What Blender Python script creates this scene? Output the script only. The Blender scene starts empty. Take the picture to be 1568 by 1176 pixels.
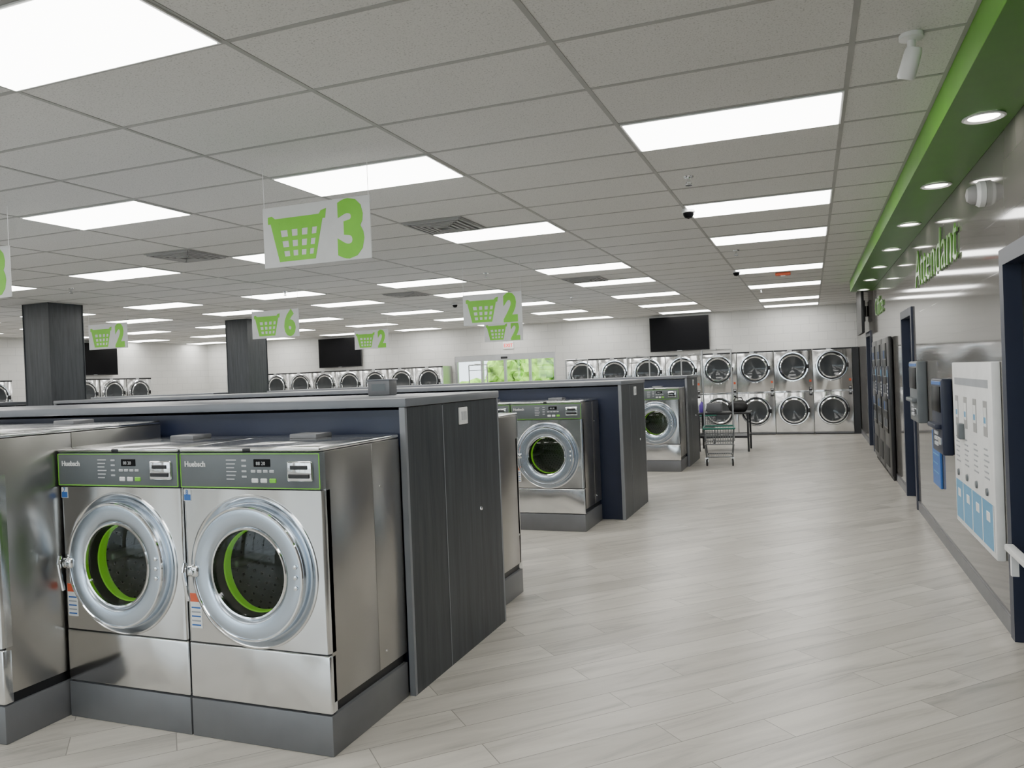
import bpy, bmesh, math, random
from mathutils import Matrix, Vector
random.seed(7)
SC=bpy.context.scene
# ---------------------------------------------------------------- materials
def newmat(name):
    m=bpy.data.materials.new(name); m.use_nodes=True
    nt=m.node_tree; b=nt.nodes['Principled BSDF']; return m,nt,b
def N(nt,t,**k):
    n=nt.nodes.new(t)
    for a,v in k.items():
        if a in n.inputs.keys(): n.inputs[a].default_value=v
        else: setattr(n,a,v)
    return n
def coords(nt,scale=(1,1,1),rot=(0,0,0),space='Object'):
    tc=N(nt,'ShaderNodeTexCoord'); mp=N(nt,'ShaderNodeMapping')
    mp.inputs['Scale'].default_value=scale; mp.inputs['Rotation'].default_value=rot
    nt.links.new(tc.outputs[space],mp.inputs['Vector']); return mp.outputs['Vector']
def ramp(nt,fac,stops):
    r=N(nt,'ShaderNodeValToRGB'); e=r.color_ramp.elements
    e[0].position,e[0].color=stops[0][0],(*stops[0][1],1); e[1].position,e[1].color=stops[-1][0],(*stops[-1][1],1)
    for p,c in stops[1:-1]:
        x=e.new(p); x.color=(*c,1)
    nt.links.new(fac,r.inputs[0]); return r.outputs[0]
def simple(name,col,rough=.5,metal=0.,emit=0.,var=.06,nscale=6.,bump=0.,ecol=None,spec=.5):
    m,nt,b=newmat(name)
    v=coords(nt); n=N(nt,'ShaderNodeTexNoise',Scale=nscale,Detail=3.0); nt.links.new(v,n.inputs['Vector'])
    lo=tuple(max(0,c*(1-var)) for c in col); hi=tuple(min(1,c*(1+var)) for c in col)
    nt.links.new(ramp(nt,n.outputs['Fac'],[(.3,lo),(.7,hi)]),b.inputs['Base Color'])
    b.inputs['Roughness'].default_value=rough; b.inputs['Metallic'].default_value=metal; b.inputs['Specular IOR Level'].default_value=spec
    if emit:
        b.inputs['Emission Color'].default_value=(*(ecol or col),1); b.inputs['Emission Strength'].default_value=emit
    if bump:
        bp=N(nt,'ShaderNodeBump',Strength=bump,Distance=.01); nt.links.new(n.outputs['Fac'],bp.inputs['Height']); nt.links.new(bp.outputs['Normal'],b.inputs['Normal'])
    return m
def steel(name,col,r0,r1,wav=.12,wscale=(2.2,2.2,1.2),aniso=.4):
    m,nt,b=newmat(name); b.inputs['Metallic'].default_value=1.
    v=coords(nt,(6,6,4)); n=N(nt,'ShaderNodeTexNoise',Scale=1.,Detail=2.); nt.links.new(v,n.inputs['Vector'])
    mr=N(nt,'ShaderNodeMapRange'); mr.inputs['To Min'].default_value=r0; mr.inputs['To Max'].default_value=r1
    nt.links.new(n.outputs['Fac'],mr.inputs['Value']); nt.links.new(mr.outputs['Result'],b.inputs['Roughness'])
    nt.links.new(ramp(nt,n.outputs['Fac'],[(.2,tuple(c*.96 for c in col)),(.8,tuple(min(1,c*1.03) for c in col))]),b.inputs['Base Color'])
    if wav:
        v2=coords(nt,wscale); n2=N(nt,'ShaderNodeTexNoise',Scale=1.,Detail=0.); nt.links.new(v2,n2.inputs['Vector'])
        bp=N(nt,'ShaderNodeBump',Strength=wav,Distance=.12); nt.links.new(n2.outputs['Fac'],bp.inputs['Height']); nt.links.new(bp.outputs['Normal'],b.inputs['Normal'])
    return m
def laminate(name,lo,hi):
    m,nt,b=newmat(name)
    v=coords(nt,(14,14,.9)); n=N(nt,'ShaderNodeTexNoise',Scale=1.6,Detail=7.,Roughness=.65,Distortion=.5); nt.links.new(v,n.inputs['Vector'])
    nt.links.new(ramp(nt,n.outputs['Fac'],[(.3,lo),(.52,tuple((a+c)/2 for a,c in zip(lo,hi))),(.72,hi)]),b.inputs['Base Color'])
    b.inputs['Roughness'].default_value=.42; b.inputs['Specular IOR Level'].default_value=.35; return m
M={}
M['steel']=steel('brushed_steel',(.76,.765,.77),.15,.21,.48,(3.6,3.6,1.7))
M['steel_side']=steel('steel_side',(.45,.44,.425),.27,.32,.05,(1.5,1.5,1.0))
M['chrome']=steel('polished_chrome',(.84,.86,.88),.06,.08,.0)
M['door']=steel('door_ring_silver',(.54,.61,.70),.22,.26,.0)
M['drum']=simple('drum_steel',(.34,.34,.35),.4,.7)
M['plinth']=simple('plinth_grey',(.165,.168,.178),.4,.3)
M['ctrl']=simple('control_panel_grey',(.12,.135,.145),.35,0)
M['ctrl_l']=simple('control_button_grey',(.5,.52,.54),.4)
M['white']=simple('white_plastic',(.78,.79,.79),.4)
M['black']=simple('black_plastic',(.012,.012,.014),.35)
M['screen']=simple('black_screen',(.004,.004,.005),.3,spec=.1)
M['green']=simple('lime_green',(.19,.60,.03),.4)
M['letter']=simple('lettering_green',(.15,.36,.07),.25)
M['gasket']=simple('green_gasket_glow',(.26,.72,.02),.4,emit=.35)  # emission added so the green ring shows inside the unlit door
M['navy']=simple('navy_laminate',(.012,.018,.043),.4)
M['wood']=laminate('dark_wood_laminate',(.024,.028,.033),(.062,.069,.077))
M['counter']=simple('counter_grey',(.15,.16,.18),.3)
M['edge']=simple('edge_band_grey',(.20,.21,.23),.4)
M['red']=simple('label_red',(.7,.12,.05),.5)
M['blue']=simple('label_blue',(.03,.13,.42),.4)
M['lblue']=simple('light_blue',(.10,.33,.55),.4)
M['signw']=simple('sign_panel_grey',(.60,.61,.61),.35,emit=.04)
M['text']=simple('printed_grey',(.35,.37,.4),.5)
M['grid']=simple('ceiling_tbar_grey',(.36,.36,.35),.5)
M['vent']=simple('vent_grey',(.35,.35,.35),.5)
M['wire']=simple('cart_wire_grey',(.22,.23,.24),.35,.7)
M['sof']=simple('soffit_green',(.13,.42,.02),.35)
M['sof_shade']=simple('soffit_green_shaded',(.055,.22,.007),.3)  # same soffit green, darkened: shade of the underside put into the colour
M['alu']=simple('aluminium_frame',(.5,.51,.52),.35,.7)
M['leaf']=simple('foliage',(.28,.53,.05),.7,var=.8,nscale=3)
M['asph']=simple('asphalt',(.40,.40,.38),.9)
M['rubber']=simple('rubber',(.03,.03,.03),.7)
M['teal']=simple('cart_green_plastic',(.02,.16,.12),.4)
M['purple']=simple('purple_plastic',(.12,.06,.4),.4)
M['glow']=simple('lamp_diffuser',(1,1,1),.5,emit=12.8,var=0,ecol=(1,.985,.945))
M['down']=simple('downlight_lens',(1,1,1),.5,emit=16.,var=0,ecol=(1,.95,.87))
M['exit']=simple('exit_red',(.8,.03,.02),.5,emit=1.2)
# ceiling
m,nt,b=newmat('ceiling_tile'); v=coords(nt); n=N(nt,'ShaderNodeTexNoise',Scale=120.,Detail=4.); nt.links.new(v,n.inputs['Vector'])
nt.links.new(ramp(nt,n.outputs['Fac'],[(.33,(.44,.44,.43)),(.41,(.64,.635,.62)),(.6,(.685,.68,.665))]),b.inputs['Base Color'])
b.inputs['Roughness'].default_value=.9; M['ceil']=m
# floor
m,nt,b=newmat('floor_planks'); v=coords(nt,(1,1,1),(0,0,math.radians(-45)))
br=N(nt,'ShaderNodeTexBrick'); br.offset=.37; br.offset_frequency=2
for k,x in (('Scale',1.),('Mortar Size',.0024),('Mortar Smooth',.3),('Bias',0.),('Brick Width',1.22),('Row Height',.2)): br.inputs[k].default_value=x
br.inputs['Color1'].default_value=(.56,.53,.475,1); br.inputs['Color2'].default_value=(.45,.425,.38,1); br.inputs['Mortar'].default_value=(.22,.205,.18,1)
nt.links.new(v,br.inputs['Vector'])
mp=N(nt,'ShaderNodeMapping'); mp.inputs['Scale'].default_value=(1.0,8,1); nt.links.new(v,mp.inputs['Vector'])
va=N(nt,'ShaderNodeVectorMath',operation='MULTIPLY_ADD'); va.inputs[1].default_value=(40,40,40); nt.links.new(br.outputs['Color'],va.inputs[0]); nt.links.new(mp.outputs['Vector'],va.inputs[2])
n=N(nt,'ShaderNodeTexNoise',Scale=1.,Detail=7.,Roughness=.62,Distortion=1.0); nt.links.new(va.outputs[0],n.inputs['Vector'])
g=ramp(nt,n.outputs['Fac'],[(.28,(.58,.58,.58)),(.46,(.92,.92,.92)),(.72,(1.12,1.12,1.12))])
mx=N(nt,'ShaderNodeMixRGB',blend_type='MULTIPLY'); mx.inputs[0].default_value=1.; nt.links.new(br.outputs['Color'],mx.inputs[1]); nt.links.new(g,mx.inputs[2])
nt.links.new(mx.outputs[0],b.inputs['Base Color']); b.inputs['Roughness'].default_value=.30; M['floor']=m
# walls
def wallmat(name,axis,c1,c2,mort,bw,rh,rough,ms=.006,bump=.3,off=.5,spec=.5):
    m,nt,b=newmat(name); tc=N(nt,'ShaderNodeTexCoord'); s=N(nt,'ShaderNodeSeparateXYZ'); c=N(nt,'ShaderNodeCombineXYZ')
    nt.links.new(tc.outputs['Object'],s.inputs[0]); nt.links.new(s.outputs[axis],c.inputs[0]); nt.links.new(s.outputs[2],c.inputs[1])
    br=N(nt,'ShaderNodeTexBrick'); br.offset=off
    for k,x in (('Scale',1.),('Mortar Size',ms),('Mortar Smooth',.2),('Brick Width',bw),('Row Height',rh)): br.inputs[k].default_value=x
    br.inputs['Color1'].default_value=(*c1,1); br.inputs['Color2'].default_value=(*c2,1); br.inputs['Mortar'].default_value=(*mort,1)
    nt.links.new(c.outputs[0],br.inputs['Vector']); nt.links.new(br.outputs['Color'],b.inputs['Base Color'])
    bp=N(nt,'ShaderNodeBump',Strength=bump,Distance=.004,invert=True); nt.links.new(br.outputs['Fac'],bp.inputs['Height']); nt.links.new(bp.outputs['Normal'],b.inputs['Normal'])
    b.inputs['Roughness'].default_value=rough; b.inputs['Specular IOR Level'].default_value=spec; return m
M['block_x']=wallmat('painted_block_x',0,(.64,.64,.62),(.61,.61,.59),(.52,.52,.51),.4,.2,.6)
M['block_y']=wallmat('painted_block_y',1,(.64,.64,.62),(.61,.61,.59),(.52,.52,.51),.4,.2,.6)
M['tile']=wallmat('glossy_taupe_tile',1,(.15,.142,.133),(.142,.135,.127),(.115,.11,.105),.6,.3,.07,.002,.12,.5,.22)
# glass: thin, fresnel mix
def glass(name,tint,fac0):
    m=bpy.data.materials.new(name); m.use_nodes=True; nt=m.node_tree; nt.nodes.clear()
    o=N(nt,'ShaderNodeOutputMaterial'); mix=N(nt,'ShaderNodeMixShader'); t=N(nt,'ShaderNodeBsdfTransparent'); g=N(nt,'ShaderNodeBsdfGlossy',Roughness=.03)
    t.inputs[0].default_value=(*tint,1); l=N(nt,'ShaderNodeLayerWeight',Blend=.35); mr=N(nt,'ShaderNodeMapRange'); mr.inputs['To Min'].default_value=fac0; mr.inputs['To Max'].default_value=.75
    nt.links.new(l.outputs['Fresnel'],mr.inputs['Value']); nt.links.new(mr.outputs[0],mix.inputs[0]); nt.links.new(t.outputs[0],mix.inputs[1]); nt.links.new(g.outputs[0],mix.inputs[2]); nt.links.new(mix.outputs[0],o.inputs[0]); return m
M['glass']=glass('door_glass',(.66,.68,.68),.0)
M['wglass']=glass('window_glass',(.9,.93,.92),.03)
M['dglass']=simple('dryer_dark_glass',(.05,.055,.06),.08)
# ---------------------------------------------------------------- builder
class B:
    def __init__(s): s.v=[]; s.f=[]; s.m=[]; s.mats=[]
    def mi(s,k):
        if k not in s.mats: s.mats.append(k)
        return s.mats.index(k)
    def add(s,vs,fs,k,T=None):
        o=len(s.v); i=s.mi(k)
        for p in vs:
            p=Vector(p); s.v.append(tuple(T@p) if T else tuple(p))
        for f in fs: s.f.append([a+o for a in f]); s.m.append(i)
    def box(s,x0,x1,y0,y1,z0,z1,k,T=None):
        v=[(x,y,z) for z in(z0,z1) for y in(y0,y1) for x in(x0,x1)]
        s.add(v,[(0,2,3,1),(4,5,7,6),(0,1,5,4),(2,6,7,3),(0,4,6,2),(1,3,7,5)],k,T)
    def rbox(s,x0,x1,y0,y1,z0,z1,k,r=.01,seg=3,T=None):
        bm=bmesh.new(); bmesh.ops.create_cube(bm,size=1.)
        bmesh.ops.scale(bm,vec=(x1-x0,y1-y0,z1-z0),verts=bm.verts); bmesh.ops.translate(bm,vec=((x0+x1)/2,(y0+y1)/2,(z0+z1)/2),verts=bm.verts)
        r=min(r,.49*min(x1-x0,y1-y0,z1-z0))
        bmesh.ops.bevel(bm,geom=bm.edges[:],offset=r,segments=seg,profile=.5,affect='EDGES')
        bm.verts.index_update(); s.add([v.co[:] for v in bm.verts],[[v.index for v in f.verts] for f in bm.faces],k,T); bm.free()
    def lathe(s,c,prof,k,seg=48,axis='y',T=None):
        vs=[];fs=[]
        for i in range(seg):
            a=2*math.pi*i/seg; ca,sa=math.cos(a),math.sin(a)
            for r,h in prof:
                if axis=='y': vs.append((c[0]+r*ca,c[1]+h,c[2]+r*sa))
                elif axis=='z': vs.append((c[0]+r*ca,c[1]+r*sa,c[2]+h))
                else: vs.append((c[0]+h,c[1]+r*ca,c[2]+r*sa))
        n=len(prof)
        for i in range(seg):
            j=(i+1)%seg
            for q in range(n-1):
                fs.append((i*n+q,i*n+q+1,j*n+q+1,j*n+q))
        s.add(vs,fs,k,T)
    def tube(s,pts,r,k,seg=8,T=None):
        pts=[Vector(p) for p in pts]
        for a,b in zip(pts[:-1],pts[1:]):
            d=(b-a); L=d.length
            if L<1e-6: continue
            q=d.to_track_quat('Z','Y').to_matrix().to_4x4(); X=Matrix.Translation(a)@q
            if T: X=T@X
            s.lathe((0,0,0),[(0,0),(r,0),(r,L),(0,L)],k,seg,'z',X)
    def plate_hole(s,x0,x1,z0,z1,y,cx,cz,r,k,seg=64):
        vs=[];fs=[]
        angs=[2*math.pi*i/seg for i in range(seg)]
        for c in ((x0,z0),(x1,z0),(x1,z1),(x0,z1)): angs.append(math.atan2(c[1]-cz,c[0]-cx)%(2*math.pi))
        angs=sorted(set(angs))
        for a in angs:
            ca,sa=math.cos(a),math.sin(a); t=1e9
            if ca>1e-9:t=min(t,(x1-cx)/ca)
            if ca<-1e-9:t=min(t,(x0-cx)/ca)
            if sa>1e-9:t=min(t,(z1-cz)/sa)
            if sa<-1e-9:t=min(t,(z0-cz)/sa)
            vs+= [(cx+r*ca,y,cz+r*sa),(cx+t*ca,y,cz+t*sa)]
        n=len(angs)
        for i in range(n):
            j=(i+1)%n; fs.append((2*i,2*i+1,2*j+1,2*j))
        s.add(vs,fs,k)
    def text(s,txt,size,T,k,ext=.002,off=0.,fitw=None,shear=0):
        c=bpy.data.curves.new('t','FONT'); c.body=txt; c.size=size; c.extrude=ext; c.offset=off; c.resolution_u=3; c.shear=shear
        o=bpy.data.objects.new('t',c); SC.collection.objects.link(o); bpy.context.view_layer.update()
        me=bpy.data.meshes.new_from_object(o.evaluated_get(bpy.context.evaluated_depsgraph_get()))
        xs=[v.co.x for v in me.vertices]; sx=1.
        if fitw: sx=fitw/(max(xs)-min(xs))
        s.add([(v.co.x*sx,v.co.y,v.co.z) for v in me.vertices],[list(p.vertices) for p in me.polygons],k,T)
        bpy.data.objects.remove(o); bpy.data.curves.remove(c); bpy.data.meshes.remove(me)
    def mesh(s,name):
        me=bpy.data.meshes.new(name); me.from_pydata(s.v,[],s.f)
        for k in s.mats: me.materials.append(M[k])
        me.polygons.foreach_set('material_index',s.m)
        bm=bmesh.new(); bm.from_mesh(me); bmesh.ops.recalc_face_normals(bm,faces=bm.faces); bm.to_mesh(me); bm.free()
        me.polygons.foreach_set('use_smooth',[True]*len(me.polygons)); me.set_sharp_from_angle(angle=math.radians(35)); me.update(); return me
    def obj(s,name,loc=(0,0,0),rz=0): return place(name,s.mesh(name),loc,rz)
def place(name,me,loc=(0,0,0),rz=0):
    o=bpy.data.objects.new(name,me); SC.collection.objects.link(o); o.location=loc; o.rotation_euler=(0,0,rz); return o
FR=Matrix(((1,0,0,0),(0,0,-1,0),(0,1,0,0),(0,0,0,1)))   # text plane -> faces -y
def TF(x,y,z): return Matrix.Translation((x,y,z))@FR

# ---------------------------------------------------------------- room shell
XR,XL,YN,YS,ZC=1.04,-18.15,20.15,-3.6,3.035
b=B(); b.box(XL-.2,XR+1.6,YS-.2,YN+.2,-.1,0,'floor'); b.obj('floor')
b=B(); b.box(XL-.2,XR+1.6,YS-.2,YN+.2,ZC,ZC+.1,'ceil'); b.obj('ceiling')
# north wall with entry opening
DX0,DX1,DZ=-9.40,-6.42,2.24
b=B(); b.box(XL-.2,DX0,YN,YN+.2,0,ZC,'block_x'); b.box(DX1,XR+1.6,YN,YN+.2,0,ZC,'block_x'); b.box(DX0,DX1,YN,YN+.2,DZ,ZC,'block_x'); b.obj('wall_north')
# west wall
b=B(); b.box(XL-.2,XL,YS,YN,0,ZC,'block_y'); b.obj('wall_west')
# south wall with big shop windows
b=B(); wins=[(-16.5,-12.7),(-12.2,-8.4),(-7.9,-4.1),(-3.6,.6)]
xs=[XL-.2]+[x for w in wins for x in w]+[XR+1.6]
for i in range(0,len(xs),2): b.box(xs[i],xs[i+1],YS-.2,YS,0,ZC,'block_x')
for a,c in wins: b.box(a,c,YS-.2,YS,0,.12,'block_x'); b.box(a,c,YS-.2,YS,2.8,ZC,'block_x')
b.obj('wall_south')
for i,(a,c) in enumerate(wins):
    b=B(); n=3; y0,y1=YS-.14,YS-.08
    b.box(a+.01,c-.01,y0,y1,.13,.19,'alu'); b.box(a+.01,c-.01,y0,y1,2.73,2.79,'alu')
    for j in range(n+1):
        x=a+.01+(c-a-.07)*j/n; b.box(x,x+.05,y0,y1,.19,2.73,'alu')
    b.box(a+.03,c-.03,YS-.115,YS-.105,.16,2.75,'wglass'); b.obj('window_%d'%(i+1))
# east wall (glossy tile), openings at doors
ops=[(3.5,5.12,2.15),(9.45,10.40,2.13),(15.6,16.7,2.13)]
b=B(); y=YS
for a,c,h in ops:
    b.box(XR,XR+.14,y,a,0,ZC,'tile'); b.box(XR,XR+.14,a,c,h,ZC,'tile'); y=c
b.box(XR,XR+.14,y,YN,0,ZC,'tile'); b.obj('wall_east')
b=B(); b.box(XR+1.4,XR+1.6,YS,YN,0,ZC,'block_y'); b.obj('wall_back_rooms')
def doorframe(i,a,c,h,leaf='navy'):
    b=B(); w=.06
    for y0,y1 in((a-w,a+.03),(c-.03,c+w)): b.box(XR-.02,XR-.001,y0,y1,0.001,h+.06,'navy')
    for y0,y1 in((a+.001,a+.03),(c-.03,c-.001)): b.box(XR-.001,XR+.139,y0,y1,0.001,h-.001,'navy')
    b.box(XR-.02,XR-.001,a+.03,c-.03,h-.03,h+.06,'navy'); b.box(XR-.001,XR+.139,a+.03,c-.03,h-.03,h-.001,'navy')
    b.box(XR+.07,XR+.11,a+.03,c-.03,0.01,h-.03,leaf)
    b.box(XR+.06,XR+.07,a+.15,c-.15,.2,.95,leaf)
    b.box(XR+.06,XR+.07,a+.15,c-.15,1.1,h-.18,'screen')
    b.lathe((XR+.035,a+.10,1.02),[(0,-.03),(.02,-.03),(.028,-.015),(.015,0),(.015,.04)],'chrome',16,'x')
    b.obj('door_%d'%i)
doorframe(1,*ops[0],leaf='black'); doorframe(2,*ops[1]); doorframe(3,*ops[2],leaf='black')
# baseboards
b=B(); y=YS
for a,c,h in ops: b.box(XR-.012,XR,y,a-.07,0,.1,'plinth'); y=c+.07
b.box(XR-.012,XR,y,YN,0,.1,'plinth'); b.obj('baseboard_east')
# soffit
SX,SZ,SY=.69,2.86,15.0
b=B(); b.box(SX,XR-.001,YS+.01,SY,SZ+.002,ZC-.001,'sof'); b.box(SX+.001,XR-.002,YS+.011,SY-.001,SZ,SZ+.002,'sof_shade'); b.obj('trim_soffit')  # thin bottom sheet carries the painted underside shade
# ceiling grid
b=B(); x=.22; zt=ZC-.003
while x>XL: b.box(x-.0125,x+.0125,YS,YN,zt,ZC+.001,'grid'); x-=1.22
GY=4.47; k=-15
while GY+.61*k<YN:
    y=GY+.61*k
    if y>YS: b.box(XL,SX-.001 if y<SY else XR,y-.0125,y+.0125,zt+.0005,ZC+.001,'grid')
    k+=1
b.box(SX-.02,SX-.001,YS,SY,zt,ZC+.001,'grid')
b.obj('trim_ceiling_grid')
# lights
b=B(); b.box(-.598,.598,-.293,.293,-.007,0,'white'); b.box(-.585,.585,-.28,.28,-.010,-.006,'glow'); LM=b.mesh('ceiling_light')
cols={0:[-9,-4,0,4,7,12,16,21,24],}
for c in range(8):
    rows=cols.get(c,[-9,-4,0,4,9,12,16,20,24])
    for r in rows:
        x=.225-2.44*c-.61; y=GY+.61*r+.305
        if YS+.5<y<YN-.3: place('ceiling_light',LM,(x,y,ZC-.004))
# vents
b=B()
b.box(-.295,.295,-.295,.295,-.006,0,'vent')
for i in range(5):
    a=.27-.05*i; z=-.012-.003*i
    for s in(-1,1):
        b.box(-a,a,s*a-.012,s*a+.012,z-.006,-.005,'vent'); b.box(s*a-.012,s*a+.012,-a,a,z-.006,-.005,'vent')
    b.box(-a+.014,a-.014,-a+.014,a-.014,-.009,-.007,'black' if i%2==0 else 'grid')
VM=b.mesh('ceiling_vent')
for x,y in((-3.13,6.61),(-6.18,6.61),(-3.13,11.48),(-6.18,11.48),(-9.84,6.61)): place('ceiling_vent',VM,(x,y,ZC-.004))
# sprinklers
b=B(); b.lathe((0,0,0),[(.0,0),(.04,0),(.035,-.008),(.012,-.01),(.012,-.04),(.006,-.045),(.006,-.06),(.025,-.062),(.025,-.066),(0,-.066)],'chrome',16,'z')
b.tube([(.012,0,-.035),(.022,0,-.05),(.008,0,-.062)],.003,'chrome',6); b.tube([(-.012,0,-.035),(-.022,0,-.05),(-.008,0,-.062)],.003,'chrome',6)
SM=b.mesh('fire_sprinkler')
for x,y in((-.80,5.93),(-9.3,7.8),(-4.1,9.9),(-.8,9.9),(-7.4,9.9),(-4.1,14.0),(-.8,15)): place('fire_sprinkler',SM,(x,y,ZC-.001))
b=B(); b.rbox(-.11,.11,-.07,.07,-.04,0,'red',.01,2); b.rbox(-.035,.035,-.03,.03,-.055,-.038,'white',.008,2); b.obj('fire_alarm_strobe',(-.35,12.7,ZC-.004))
# dome cameras
b=B(); b.lathe((0,0,0),[(0,0),(.055,0),(.058,-.03),(.05,-.035)],'white',24,'z'); b.lathe((0,0,0),[(.048,-.033),(.045,-.055),(.03,-.078),(0,-.088)],'screen',24,'z'); DM=b.mesh('dome_camera')
for x,y in((-.97,7.1),(-.97,11.9),(-6.2,13.4)): place('dome_camera',DM,(x,y,ZC-.004))
# bullet camera near right
b=B(); b.lathe((0,0,0),[(0,0),(.05,0),(.05,-.02),(.018,-.028),(.018,-.09),(0,-.09)],'white',24,'z')
Tc=Matrix.Translation((-.01,-.01,-.13))@Matrix.Rotation(math.radians(20),4,'X')@Matrix.Rotation(math.radians(15),4,'Y')
b.lathe((0,0,0),[(0,.07),(.03,.068),(.036,.05),(.038,-.055),(.032,-.065)],'white',24,'z',Tc); b.lathe((0,0,0),[(.032,-.062),(.0,-.06)],'screen',20,'z',Tc)
b.obj('security_camera',(.46,3.87,ZC-.001))
# white dome camera on right tile wall
b=B(); b.lathe((0,0,0),[(0,0),(.08,0),(.08,-.03),(.065,-.05)],'white',28,'x'); b.lathe((0,0,0),[(.06,-.045),(.058,-.07),(.04,-.095),(0,-.105)],'vent',24,'x'); b.obj('wall_dome_camera',(XR-.001,5.6,2.62))
# downlights
b=B(); b.lathe((0,0,0),[(.075,-.002),(.10,-.002),(.102,-.008),(.092,-.012),(.074,-.004)],'white',32,'z'); b.lathe((0,0,0),[(0,-.004),(.076,-.004)],'down',32,'z'); WM=b.mesh('recessed_downlight')
for i in range(-3,7): place('recessed_downlight',WM,(.885,4.72+1.66*i,SZ))
# ---------------------------------------------------------------- islands
rows=[2.83,7.66,12.49]
def island(x1,x0,yf):
    y0,y1=yf+.70,yf+1.92
    b=B()
    b.box(x0,x1-.05,y0+.02,y1-.02,0,1.455,'navy')
    for xa,xb in((x1-.048,x1-.018),(x0-.03,x0-.001)):
        b.box(xa,xb,y0,y0+.41,0,1.468,'wood'); b.box(xa,xb,y0+.416,y1,0,1.468,'wood')
        b.box(xa-.001,xb+.001,y0-.022,y0-.0005,0,1.468,'edge'); b.box(xa-.001,xb+.001,y1+.0005,y1+.022,0,1.468,'edge')
    b.box(x1-.0175,x1-.0165,y0+.409,y0+.417,0,1.46,'edge')
    b.rbox(x0-.04,x1-.008,y0-.025,y1+.025,1.47,1.515,'counter',.006,2)
    b.rbox(x1-.018,x1-.008,y0+.62,y0+.735,1.335,1.435,'white',.004,2)
    b.box(x1-.009,x1-.006,y0+.645,y0+.675,1.36,1.41,'ctrl_l'); b.box(x1-.009,x1-.006,y0+.685,y0+.715,1.36,1.41,'ctrl_l')
    b.lathe((x1-.018,y0+.9,.8),[(0,.008),(.012,.006),(.014,0)],'chrome',12,'x')
    return b.obj('island_partition')
for i,yf in enumerate(rows):
    island(-1.91,-10.35,yf); island(-11.75,-15.2,yf)
# columns
b=B(); b.box(-.27,.27,-.30,.30,0,ZC-.005,'wood')
for sx in(-1,1):
    for sy in(-1,1): b.box(sx*.275-.006,sx*.275+.006,sy*.305-.006,sy*.305+.006,0,ZC-.005,'wood')
b.box(-.285,.285,-.315,.315,0,.1,'plinth')
CM=b.mesh('square_column')
for y in(4.2,9.05,13.6): place('square_column',CM,(-11.2,y,0))

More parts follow.
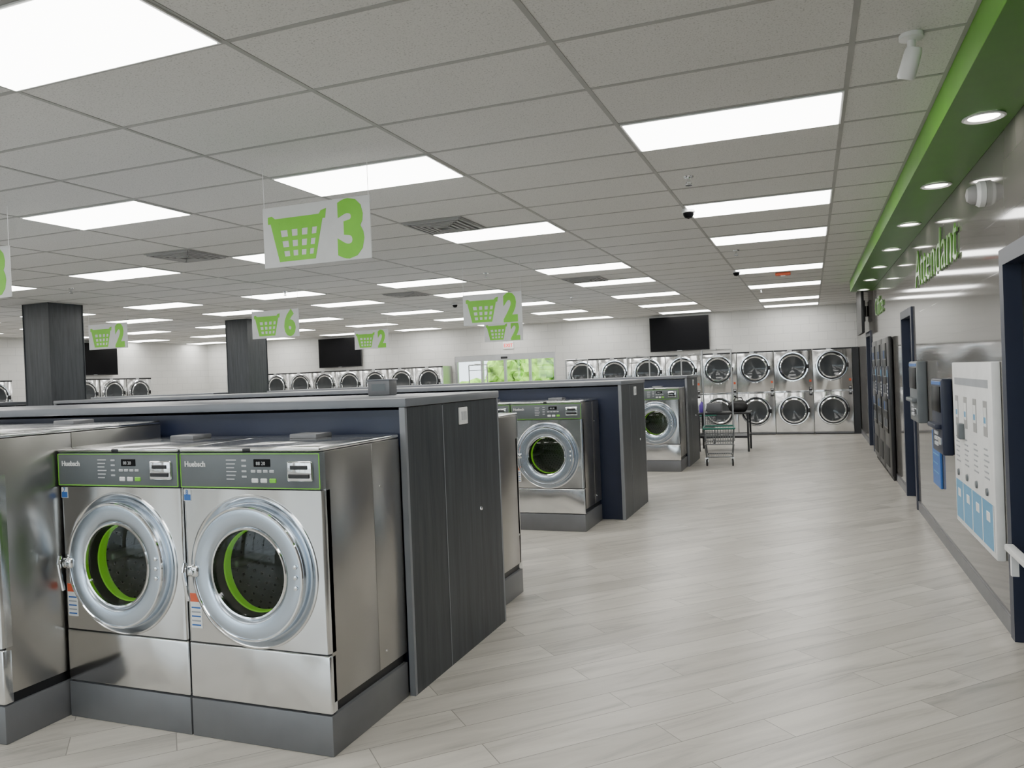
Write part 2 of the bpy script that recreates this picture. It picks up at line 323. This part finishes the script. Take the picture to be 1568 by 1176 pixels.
# ---------------------------------------------------------------- washing machine
def washer(W,Htop,D,label):
    b=B(); h=W/2-.003; S=W/.77; zp=.175
    zc0=Htop-.185; zc1=Htop-.022; zd=.78*S if W<.8 else .80; R=S
    b.rbox(-h,h,0,D,0,zp,'plinth',.004,2)
    b.box(-h+.02,h-.02,.05,D-.01,zp,.25,'black')
    z0=.225
    for sx in(-1,1):
        xa,xb=sorted((sx*h,sx*(h-.02)))
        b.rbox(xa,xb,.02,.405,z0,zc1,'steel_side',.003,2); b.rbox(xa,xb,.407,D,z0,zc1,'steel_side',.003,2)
        for zz in(.30,1.10):
            b.lathe((sx*h,.47,zz),[(0,sx*.002),(.006,sx*.002),(.007,0)],'chrome',10,'x')
    b.box(-h+.01,h-.01,D-.02,D-.005,z0,zc1,'steel_side')
    b.rbox(-h,h,0,.05,zp+.006,.435,'steel',.008,3)
    b.box(-h+.003,h-.003,.008,.05,.43,.445,'black')
    rr=.334*R; e=.018
    b.plate_hole(-h+e,h-e,.443,zc0-.004,-.004,0,zd,rr-.004,'steel')
    for sx in(-1,1):
        pts=[]; 
        for q in range(6):
            a=math.pi/2*q/5; pts.append((sx*(h-e+e*math.sin(a)), -.004+e*(1-math.cos(a))))
        pts.append((sx*h,.05))
        vs=[(x,y,z) for x,y in pts for z in(.443,zc0-.004)]
        b.add(vs,[(2*i,2*i+1,2*i+3,2*i+2) for i in range(len(pts)-1)],'steel')
    b.box(-h+.004,h-.004,.0,.02,.443,.4435,'steel'); b.box(-h+.004,h-.004,.0,.03,zc0-.0045,zc0-.004,'steel')
    b.rbox(-h,h,-.014,.03,zc0,zc1,'ctrl',.008,2)
    b.box(-h+.006,h-.006,-.0155,-.012,zc0+.004,zc0+.008,'green'); b.box(-h+.006,h-.006,-.0155,-.012,zc1-.008,zc1-.005,'green')
    b.box(-h+.004,-h+.007,-.0155,-.012,zc0+.006,zc1-.006,'green'); b.box(h-.007,h-.004,-.0155,-.012,zc0+.006,zc1-.006,'green')
    b.rbox(-h,h,-.016,D,zc1+.002,Htop,'steel',.008,3)
    b.rbox(-.02,.02,-.019,-.014,Htop-.018,Htop-.003,'black',.004,2)
    b.rbox(-.12,.04,D-.22,D-.08,Htop-.001,Htop+.022,'plinth',.006,2)
    zm=(zc0+zc1)/2; y=-.0145
    b.text('Huebsch',.034,TF(-h+.03,y-.001,zm+.018),'white',.001,.0008)
    for i in range(6): b.box(-.115,-.06-.006*(i%3),y-.001,y,zm+.045-.017*i,zm+.05-.017*i,'ctrl_l')
    for i in range(4):
        b.box(-.03,-.005,y-.001,y,zm+.042-.024*i,zm+.05-.024*i,'ctrl_l')
    b.rbox(.035,.125,y-.002,y+.002,zm+.018,zm+.052,'screen',.003,1)
    b.text('88 20',.022,TF(.05,y-.003,zm+.026),'ctrl_l',.0005)
    for i in range(4): b.rbox(.02+.033*i,.045+.033*i,y-.003,y+.002,zm-.008,zm+.004,'ctrl_l',.002,1)
    for i in range(3): b.rbox(.022+.048*i,.058+.048*i,y-.004,y+.002,zm-.053,zm-.033,'white' if i<2 else 'green',.004,1)
    b.rbox(h-.165,h-.035,-.028,-.01,zm-.045,zm+.045,'chrome',.012,3)
    b.rbox(h-.145,h-.055,-.031,-.026,zm+.008,zm+.026,'black',.003,1); b.rbox(h-.155,h-.045,-.032,-.026,zm-.03,zm-.01,'black',.003,1)
    c=(0,-.004,zd)
    P=lambda L:[(r*R,y) for r,y in L]
    b.lathe(c,P([(.345,.0),(.343,-.006),(.336,-.008),(.328,-.004),(.318,.012),(.306,.018),(.300,.018)]),'steel',72)
    b.lathe(c,P([(.303,.02),(.303,-.030),(.299,-.040),(.290,-.045),(.278,-.047),(.225,-.047),(.212,-.041),(.203,-.030),(.195,-.020)]),'door',72)
    b.lathe(c,P([(.298,-.043),(.295,-.050),(.288,-.050),(.285,-.044)]),'chrome',72)
    b.lathe(c,P([(.205,-.034),(.200,-.038),(.193,-.036),(.190,-.022)]),'chrome',64)
    b.lathe(c,P([(.191,-.022),(.189,-.010),(.189,.03)]),'rubber',64)
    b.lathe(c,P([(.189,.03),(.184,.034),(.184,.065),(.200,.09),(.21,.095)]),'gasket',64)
    b.lathe(c,P([(.205,.095),(.25,.10),(.26,.11),(.26,D-.16),(.24,D-.14),(.08,D-.17),(0,D-.17)]),'drum',48)
    for i in range(3):
        a=2*math.pi*i/3+.5; T=Matrix.Translation(c)@Matrix.Rotation(a,4,'Y'); b.rbox(-.02,.02,.12,D-.18,.19*R,.255*R,'drum',.015,3,T)
    for i in range(30):
        for j in range(8):
            a=2*math.pi*(i+.5*(j%2))/30; r=.256*R; yy=.14+.04*j
            T=Matrix.Translation(c)@Matrix.Rotation(a,4,'Y'); b.box(-.006,.006,yy,yy+.012,r-.002,r,'black',T)
    for j in range(1,9):
        for i in range(6*j):
            a=2*math.pi*i/(6*j); r=.028*j; b.box(c[0]+r*math.cos(a)-.004,c[0]+r*math.cos(a)+.004,D-.178,D-.176,zd+r*math.sin(a)-.004,zd+r*math.sin(a)+.004,'black')
    b.lathe(c,P([(.192,-.026),(.15,-.036),(.10,-.043),(.05,-.047),(0,-.048)]),'glass',48)
    for dz in(-.045,0,.045): b.lathe((.262*R,c[1]-.046,zd+dz),[(0,-.010),(.009,-.008),(.011,.004)],'chrome',14)
    b.rbox(-.325*R,-.262*R,-.064,-.02,zd-.026,zd+.026,'chrome',.012,3)
    b.tube([(-.318*R,-.074,zd+.04),(-.322*R,-.081,zd),(-.318*R,-.076,zd-.06),(-.312*R,-.068,zd-.13)],.0095,'chrome',10)
    b.lathe((-.29*R,-.066,zd),[(0,-.012),(.014,-.01),(.016,.01)],'chrome',16)
    b.box(-h+.02,-h+.085,-.0052,-.0042,.505,.665,'white'); b.box(-h+.02,-h+.085,-.0056,-.0051,.625,.665,'red')
    for i in range(5): b.box(-h+.026,-h+.078,-.0056,-.0051,.515+.02*i,.522+.02*i,'text' if i%2 else 'blue')
    b.box(-h+.008,-h+.05,-.0056,-.0046,zc0-.06,zc0-.008,'white'); b.box(-h+.010,-h+.048,-.0060,-.0055,zc0-.058,zc0-.03,'blue')
    b.text(label,.03,TF(-h+.02,-.0062,zc0-.03),'blue',.0003,.0006)
    return b.mesh('washing_machine')
W7=washer(.77,1.335,.672,'7'); W8=washer(.77,1.335,.672,'8'); WB=washer(.92,1.43,.99,'6')
place('washing_machine',W8,(-2.345,2.83,0)); place('washing_machine',W7,(-3.118,2.83,0))
for i in range(7): place('washing_machine',WB,(-3.965-.925*i,2.50,0))
for i in range(10): place('washing_machine',W8,(-2.435-.775*i,4.75+.70,0),math.pi)
for i in range(10): place('washing_machine',W7,(-2.565-.775*i,7.66,0))
for i in range(10): place('washing_machine',W8,(-2.565-.775*i,9.58+.70,0),math.pi)
for i in range(10): place('washing_machine',W8,(-2.345-.775*i,12.49,0))
for i in range(10): place('washing_machine',W7,(-2.565-.775*i,14.41+.70,0),math.pi)
for yf in rows:
    for i in range(4):
        place('washing_machine',W7,(-12.2-.775*i,yf,0)); place('washing_machine',W8,(-12.2-.775*i,yf+2.62,0),math.pi)
# ---------------------------------------------------------------- stacked dryers
def dryer():
    b=B(); W=.845; h=W/2-.002; D=.6
    b.box(-h,h,.02,D,0.02,1.985,'steel_side'); b.box(-h+.01,h-.01,.05,D-.02,0,.03,'black')
    for z0 in(.06,1.03):
        b.rbox(-h+.002,h-.002,0,.03,z0,z0+.92,'steel',.006,2)
    b.rbox(-h+.002,h-.002,0,.03,.02,.055,'plinth',.003,1); b.rbox(-h+.002,h-.002,0,.03,.985,1.025,'steel',.003,1)
    b.rbox(-h+.002,h-.002,-.004,.03,1.953,1.985,'black',.003,1)
    for zc in(.56,1.585):
        c=(-.01,0,zc)
        b.lathe(c,[(.35,.001),(.35,-.02),(.338,-.035),(.315,-.035),(.308,-.02)],'chrome',56)
        b.lathe(c,[(.308,-.018),(.300,-.028),(.292,-.018)],'black',56)
        b.lathe(c,[(.292,-.018),(.285,-.032),(.262,-.036),(.250,-.03)],'chrome',56)
        b.lathe(c,[(.252,-.03),(.22,-.024),(.15,-.01),(.0,-.002)],'dglass',48)
        b.rbox(.30,.345,-.05,-.02,zc-.05,zc+.05,'black',.006,2)
        b.box(-.37,-.345,-.03,0,zc-.04,zc+.04,'steel_side')
    for zz in(1.065,.955):
        b.rbox(.335,.40,-.006,.004,zz-.05,zz+.035,'black',.003,1); b.box(.345,.39,-.008,-.005,zz-.005,zz+.025,'ctrl_l')
    b.rbox(-.12,-.02,-.006,.004,1.955,1.98,'ctrl_l',.002,1)
    b.box(.345,.39,-.0065,-.004,1.22,1.27,'red')
    return b.mesh('stacked_dryer')
DR=dryer()
for i in range(8): place('stacked_dryer',DR,(.885-.4225-.85*i,19.5,0))
for i in range(7): place('stacked_dryer',DR,(-9.47-.4225-.85*i,19.5,0))
for i in range(3): place('stacked_dryer',DR,(-17.5,17.15-.425-.87*i,0),math.pi/2)
for i in range(3): place('stacked_dryer',DR,(-17.5,13.0-.425-.87*i,0),math.pi/2)
b=B(); b.box(.89,XR-.014,19.52,YN-.001,0,1.985,'black'); b.obj('dryer_filler_panel')
# ---------------------------------------------------------------- TVs
def tv(w,h):
    b=B(); b.rbox(-w/2,w/2,-.05,0,-h/2,h/2,'black',.006,2); b.box(-w/2+.012,w/2-.012,-.052,-.049,-h/2+.02,h/2-.012,'screen')
    b.box(-.2,.2,0,.05,-.2,.2,'black'); b.box(-.04,.04,.0495,.08,-.1,.1,'rubber'); b.box(-.06,.06,-.053,-.05,-h/2+.006,-h/2+.014,'ctrl_l'); return b.mesh('wall_tv')
T1=tv(1.48,.87)
place('wall_tv',T1,(-3.08,20.065,2.53)); place('wall_tv',T1,(-13.1,20.065,2.53)); place('wall_tv',T1,(-18.065,15.75,2.53),math.pi/2); place('wall_tv',T1,(.955,16.6,2.60),-math.pi/2)
# ---------------------------------------------------------------- entry doors
b=B(); y0,y1=YN+.03,YN+.13
b.box(DX0+.001,DX1-.001,y0-.02,y1+.02,2.08,DZ-.001,'alu')
for x in(DX0+.001,-8.62,-7.93,-7.20,DX1-.061): b.box(x,x+.06,y0,y1,0,2.08,'alu')
b.box(DX0+.001,DX1-.001,y0,y1,0.001,.1,'alu'); 
for xa,xb in((-9.34,-8.62),(-8.56,-7.93),(-7.87,-7.20),(-7.14,-6.48)):
    b.box(xa,xb,y0+.04,y0+.048,.1,2.08,'wglass'); b.box(xa,xb,y0+.03,y0+.06,1.0,1.06,'alu')
b.rbox(-8.0,-7.8,y0-.04,y0-.019,2.12,2.18,'black',.01,2)
b.obj('door_4')
b=B(); b.rbox(-.16,.16,-.03,.0,-.1,.1,'white',.005,2); b.text('EXIT',.13,TF(-.13,-.032,-.045),'exit',.001,.002,fitw=.26); b.obj('exit_sign',(-7.75,YN-.001,2.48))
# outside greenery and ground
b=B(); b.box(-60,60,YN+.25,90,-.12,-.02,'asph'); b.box(-60,60,-60,YS-.25,-.12,-.02,'asph'); b.obj('ground')
b=B()
for i in range(150):
    bm=bmesh.new(); bmesh.ops.create_icosphere(bm,subdivisions=3,radius=1.)
    cx=-11.6+.10*i*.62+random.uniform(-.3,.3) if i<130 else -14+random.uniform(-2,2); cy=28+random.uniform(-.9,1.1); r=random.uniform(.3,.65); cz=random.uniform(.3,2.5)
    if cx<-11.6: cz=min(cz,.9)
    for v in bm.verts: v.co=v.co*(r*(1+random.uniform(-.22,.22)))
    bm.verts.index_update(); b.add([(v.co.x+cx,v.co.y+cy,v.co.z+cz) for v in bm.verts],[[v.index for v in f.verts] for f in bm.faces],'leaf'); bm.free()
b.obj('hedge')
# ---------------------------------------------------------------- hanging signs
def sign(num):
    b=B(); w,h=.79,.385
    b.rbox(-w/2,w/2,-.004,.004,-h/2,h/2,'signw',.002,1)
    y=-.0055
    def quad(p,k='green'):
        n=len(p); b.add([(x,y,z) for x,z in p]+[(x,-.003,z) for x,z in p],[tuple(range(n)),tuple(range(2*n-1,n-1,-1))]+[(i,(i+1)%n,n+(i+1)%n,n+i) for i in range(n)],k)
    zt,zb=.085,-.16; xtl,xtr,xbl,xbr=-.335,.055,-.275,-.005
    L=lambda t:(xtl+(xbl-xtl)*t); Rr=lambda t:(xtr+(xbr-xtr)*t); Z=lambda t:zt+(zb-zt)*t
    for t0,t1 in((0,.19),(.36,.47),(.63,.73),(.87,1.)):
        quad([(L(t0),Z(t0)),(Rr(t0),Z(t0)),(Rr(t1),Z(t1)),(L(t1),Z(t1))])
    y=-.0058
    for u0,u1 in((0,.17),(.31,.40),(.52,.61),(.73,.82),(.92,1.)):
        p=lambda t,u:(L(t)+(Rr(t)-L(t))*u,Z(t))
        quad([p(0,u0),p(0,u1),p(1,u1),p(1,u0)])
    quad([(-.355,.085),(.075,.085),(.085,.145),(.045,.135),(.03,.115),(-.30,.115),(-.325,.135),(-.355,.13)])
    b.text(num,.46,TF(.155,-.0045,-.155),'green',.0015,.024,fitw=.19)
    b.text(num,.46,TF(-.15,.0045,-.155)@Matrix.Rotation(math.pi,4,'Y'),'green',.0015,.024,fitw=.19)
    return b
def put_sign(num,x,y,z):
    b=sign(num)
    for sx in(-.385,.385):
        b.tube([(sx,0,.19),(sx,0,ZC-.005-z)],.0018,'white',5)
    b.obj('hanging_sign',(x,y,z))
put_sign('3',-2.86,4.16,2.55); put_sign('3',-5.96,4.16,2.54)
put_sign('2',-3.68,9.05,2.46); put_sign('6',-6.95,9.05,2.47); put_sign('2',-10.06,9.05,2.47)
put_sign('2',-5.44,13.9,2.48); put_sign('2',-8.33,13.9,2.48)
b=B(); b.rbox(-.08,.08,-.05,.05,0,.10,'plinth',.006,2); b.box(-.05,.05,-.052,-.05,.03,.075,'ctrl'); b.rbox(-.085,.085,-.055,.055,.095,.105,'counter',.003,1); b.obj('counter_power_box',(-2.60,4.45,1.515))
# ---------------------------------------------------------------- right-wall items (local: face -y, rotated -90)
RZ=-math.pi/2
def onwall(b,name,yc,z=0): return b.obj(name,(XR-.001,yc,z),RZ)
b=B(); w=1.36; b.rbox(-w/2,w/2,-.05,0,.40,1.58,'white',.008,2)
y=-.0515
b.box(-w/2+.04,w/2-.04,y,-.049,.44,.72,'lblue')
for i in range(4): b.box(-w/2+.31+.33*i,-w/2+.33+.33*i,y-.001,-.049,.44,.72,'white')
for i in range(4):
    x=-w/2+.17+.33*i; b.lathe((x,-.051,.78),[(0,-.012),(.022,-.01),(.026,.0)],'ctrl',20)
    b.rbox(x-.05,x+.05,y-.002,-.049,.60,.66,'white',.004,1)
    for j in range(6): b.box(x-.07,x+.07-.02*(j%3),y-.0005,-.049,.86+.035*j,.87+.035*j,'text')
    b.rbox(x-.055,x+.055,y-.0015,-.049,1.12,1.34,'vent',.003,1); b.rbox(x-.04,x+.04,y-.003,-.049,1.18,1.30,'white',.003,1)
    b.rbox(x-.03,x+.03,y-.004,-.049,1.20,1.24,'lblue',.002,1)
b.rbox(-.34,-.24,-.085,-.045,1.04,1.15,'ctrl',.008,2)
b.box(-w/2+.1,w/2-.1,y-.0005,-.049,1.42,1.47,'text')
onwall(b,'soap_vending_machine',6.00)
def kiosk(w,z0,z1,d,mat):
    b=B(); b.rbox(-w/2,w/2,-d,0,z0,z1,mat,.015,3)
    b.rbox(-w/2+.05,w/2-.05,-d-.008,-d+.01,z1-.27,z1-.06,'screen',.006,2)
    b.rbox(-w/2+.06,w/2-.06,-d-.045,-d+.01,(z0+z1)/2-.1,(z0+z1)/2-.06,mat,.01,2)
    for i in range(3):
        for j in range(3): b.rbox(-.09+.06*i,-.05+.06*i,-d-.012,-d+.004,z0+.06+.045*j,z0+.09+.045*j,'ctrl_l',.004,1)
    b.rbox(w/2-.14,w/2-.06,-d-.014,-d+.004,z0+.08,z0+.14,'chrome',.004,1)
    b.rbox(-w/2+.03,w/2-.03,-d-.004,-d+.01,z1-.05,z1-.02,'blue',.003,1)
    return b
onwall(kiosk(.62,1.0,1.6,.09,'ctrl'),'change_machine',8.75)
onwall(kiosk(.55,.84,1.45,.08,'navy'),'payment_kiosk',7.3)
b=B(); b.rbox(-.22,.22,-.02,0,.48,.97,'blue',.004,1)
for i in range(4): b.box(-.16,.16-.05*(i%2),-.0215,-.0195,.6+.08*i,.61+.08*i,'lblue')
onwall(b,'wall_poster',7.88)
b=B(); b.rbox(-.7,.7,-.045,0,.0,.035,'white',.006,2)
for x in(-.6,.6): b.box(x-.015,x+.015,-.035,0,-.12,0,'white'); 
b.obj('wall_shelf',(XR-.022,4.34,.53),RZ)
def vending():
    b=B(); w,h,d=.95,1.95,.05
    b.rbox(-w/2,w/2,-d,0,.06,h,'black',.012,2); b.box(-w/2+.04,w/2-.04,-d+.02,-.01,0,.07,'rubber')
    b.rbox(-w/2+.05,w/2-.28,-d-.01,-d+.01,.62,h-.08,'screen',.006,2); b.rbox(-w/2+.05,w/2-.28,-d-.012,-d+.01,.15,.42,'rubber',.01,2)
    for j in range(5):
        z=.68+.24*j; b.box(-w/2+.07,w/2-.30,-d-.011,-d-.009,z,z+.012,'plinth')
        for i in range(6): b.rbox(-w/2+.09+.085*i,-w/2+.15+.085*i,-d-.012,-d-.009,z+.012,z+.13,random.choice(['ctrl','navy','navy','rubber','blue','plinth']),.002,1)
    b.rbox(w/2-.22,w/2-.06,-d-.012,-d+.01,1.1,1.55,'navy',.006,2); b.rbox(w/2-.19,w/2-.09,-d-.014,-d,1.4,1.5,'lblue',.004,1)
    for i in range(3):
        for j in range(4): b.rbox(w/2-.20+.04*i,w/2-.17+.04*i,-d-.016,-d,1.14+.05*j,1.17+.05*j,'ctrl_l',.003,1)
    return b.mesh('vending_machine')
VMa=vending()
for y in(12.1,13.1,14.1): place('vending_machine',VMa,(XR-.014,y,0),RZ)
b=B(); b.text('Attendant',.52,TF(-1.25,-.012,0),'letter',.006,-.005,fitw=2.45,shear=.15); b.obj('wall_lettering',(XR-.001,7.72,2.34),RZ)
b=B(); b.text('Office',.42,TF(-.7,-.012,0),'letter',.006,-.004,fitw=1.4,shear=.15); b.obj('wall_lettering',(XR-.001,13.6,2.36),RZ)
# ---------------------------------------------------------------- laundry cart
def cart():
    b=B(); w,d=.46,.62; r=.006
    for sx in(-1,1):
        for sy in(-1,1):
            x,y=sx*w/2*.9,sy*d/2*.9
            b.lathe((x,y,.055),[(0,-.014),(.048,-.014),(.055,-.007),(.055,.007),(.048,.014),(0,.014)],'rubber',20,'x')
            b.lathe((x,y,.055),[(0,-.017),(.02,-.017),(.02,.017),(0,.017)],'vent',12,'x')
            b.box(x-.022,x-.018,y-.015,y+.015,.05,.13,'chrome'); b.box(x+.018,x+.022,y-.015,y+.015,.05,.13,'chrome'); b.box(x-.025,x+.025,y-.02,y+.02,.125,.14,'chrome')
            b.tube([(x,y,.135),(sx*w/2,sy*d/2,.36)],.011,'wire')
    for z,k in((.15,.9),(.36,.93),(.62,1.08)):
        b.tube([(-w/2*k,-d/2*k,z),(w/2*k,-d/2*k,z),(w/2*k,d/2*k,z),(-w/2*k,d/2*k,z),(-w/2*k,-d/2*k,z)],.011 if z!=.62 else .016,'wire' if z<.6 else 'teal')
    for j in range(6):
        z=.39+.035*j; k=.94+.023*j
        b.tube([(-w/2*k,-d/2*k,z),(w/2*k,-d/2*k,z),(w/2*k,d/2*k,z),(-w/2*k,d/2*k,z),(-w/2*k,-d/2*k,z)],.004,'wire',5)
    for i in range(12):
        t=-1+2*i/11
        for s in(-1,1):
            b.tube([(t*w/2*.93,s*d/2*.93,.36),(t*w/2*1.08,s*d/2*1.08,.62)],.004,'wire',5)
            b.tube([(s*w/2*.93,t*d/2*.93,.36),(s*w/2*1.08,t*d/2*1.08,.62)],.004,'wire',5)
        b.tube([(t*w/2*.93,-d/2*.93,.36),(t*w/2*.93,d/2*.93,.36)],.004,'wire',5)
        b.tube([(t*w/2*.9,-d/2*.9,.15),(t*w/2*.9,d/2*.9,.15)],.004,'wire',5)
    for sx in(-1,1):
        b.tube([(sx*w/2*1.05,d/2,.36),(sx*w/2*1.05,d/2,1.93)],.0145,'alu',10)
    b.tube([(-w/2*1.05,d/2,1.93),(w/2*1.05,d/2,1.93)],.0145,'alu',10)
    b.tube([(-w/2*1.05,d/2,1.80),(w/2*1.05,d/2,1.80)],.009,'alu',8)
    b.tube([(0,d/2,1.93),(0,d/2-.2,1.95),(0,d/2+.2,1.95)],.009,'alu',8)
    return b.mesh('laundry_cart')
LC=cart()
for x,y,r in((-1.48,13.55,.1),(-2.3,17.3,.5),(-3.5,16.6,0),(-4.8,16.5,.2),(-14.2,16.4,0),(-7.6,17.3,0)): place('laundry_cart',LC,(x,y,0),r)
# table
b=B(); b.rbox(-.5,.5,-.35,.35,.72,.755,'black',.008,2)
for sx in(-1,1):
    for sy in(-1,1): b.box(sx*.46-.018,sx*.46+.018,sy*.31-.018,sy*.31+.018,0,.72,'black')
for sx in(-1,1): b.box(sx*.46-.012,sx*.46+.012,-.31,.31,.30,.33,'black')
b.box(-.46,.46,-.31,.31,.26,.30,'black')
b.obj('folding_table',(-1.62,15.9,0))
bm=bmesh.new(); bmesh.ops.create_icosphere(bm,subdivisions=4,radius=1.)
for v in bm.verts:
    p=v.co.copy(); z=p.z; s=1+.1*math.sin(5*p.x+3*p.y)+.07*math.sin(9*p.y+4*z)
    v.co=Vector((p.x*.18*s,p.y*.14*s,max(-.10,z*.12*s)+.10))
bm.verts.index_update(); b=B(); b.add([v.co[:] for v in bm.verts],[[v.index for v in f.verts] for f in bm.faces],'rubber'); bm.free()
b.tube([(-.09,0,.20),(-.06,0,.27),(.06,0,.27),(.09,0,.20)],.01,'rubber')
BG=b.mesh('laundry_bag')
place('laundry_bag',BG,(-1.34,15.85,.756),0)
b=B(); b.lathe((0,0,0),[(0,0),(.05,0),(.055,.02),(.055,.14),(.03,.18),(.018,.2),(.018,.23),(0,.23)],'purple',20,'z'); b.lathe((0,0,0),[(.022,.215),(.022,.25),(0,.25)],'white',16,'z'); b.obj('detergent_bottle',(-2.04,15.8,.756))
b=B(); b.rbox(-.14,.14,-.11,.11,0,.18,'plinth',.012,2); b.rbox(-.11,.11,-.08,.08,.175,.185,'rubber',.004,1); b.obj('storage_bin',(-1.80,15.85,.756))
# ---------------------------------------------------------------- world + camera
w=bpy.data.worlds.new('World'); SC.world=w; w.use_nodes=True; nt=w.node_tree; bg=nt.nodes['Background']; bg.inputs[0].default_value=(.84,.91,1,1); bg.inputs[1].default_value=4.2
sd=bpy.data.lights.new('sun','SUN'); sd.energy=5.; sd.angle=.01; sd.color=(1,.96,.9); so=bpy.data.objects.new('sun',sd); SC.collection.objects.link(so)
so.rotation_euler=(math.radians(38),0,math.radians(-20)); so.location=(0,-20,20)
cam=bpy.data.cameras.new('camera'); co=bpy.data.objects.new('camera',cam); SC.collection.objects.link(co); SC.camera=co
y,p,r=math.radians(20.9),math.radians(-.5),math.radians(2.25)
r0=Vector((math.cos(y),math.sin(y),0)); f0=Vector((-math.sin(y),math.cos(y),0)); up=Vector((0,0,1))
f=f0*math.cos(p)+up*math.sin(p); u0=-f0*math.sin(p)+up*math.cos(p)
Rv=r0*math.cos(r)-u0*math.sin(r); Uv=u0*math.cos(r)+r0*math.sin(r)
mt=Matrix((Rv,Uv,-f)).transposed().to_4x4(); mt.translation=(0,0,1.6); co.matrix_world=mt
cam.sensor_width=36; cam.lens=1200/1568*36; cam.clip_end=200
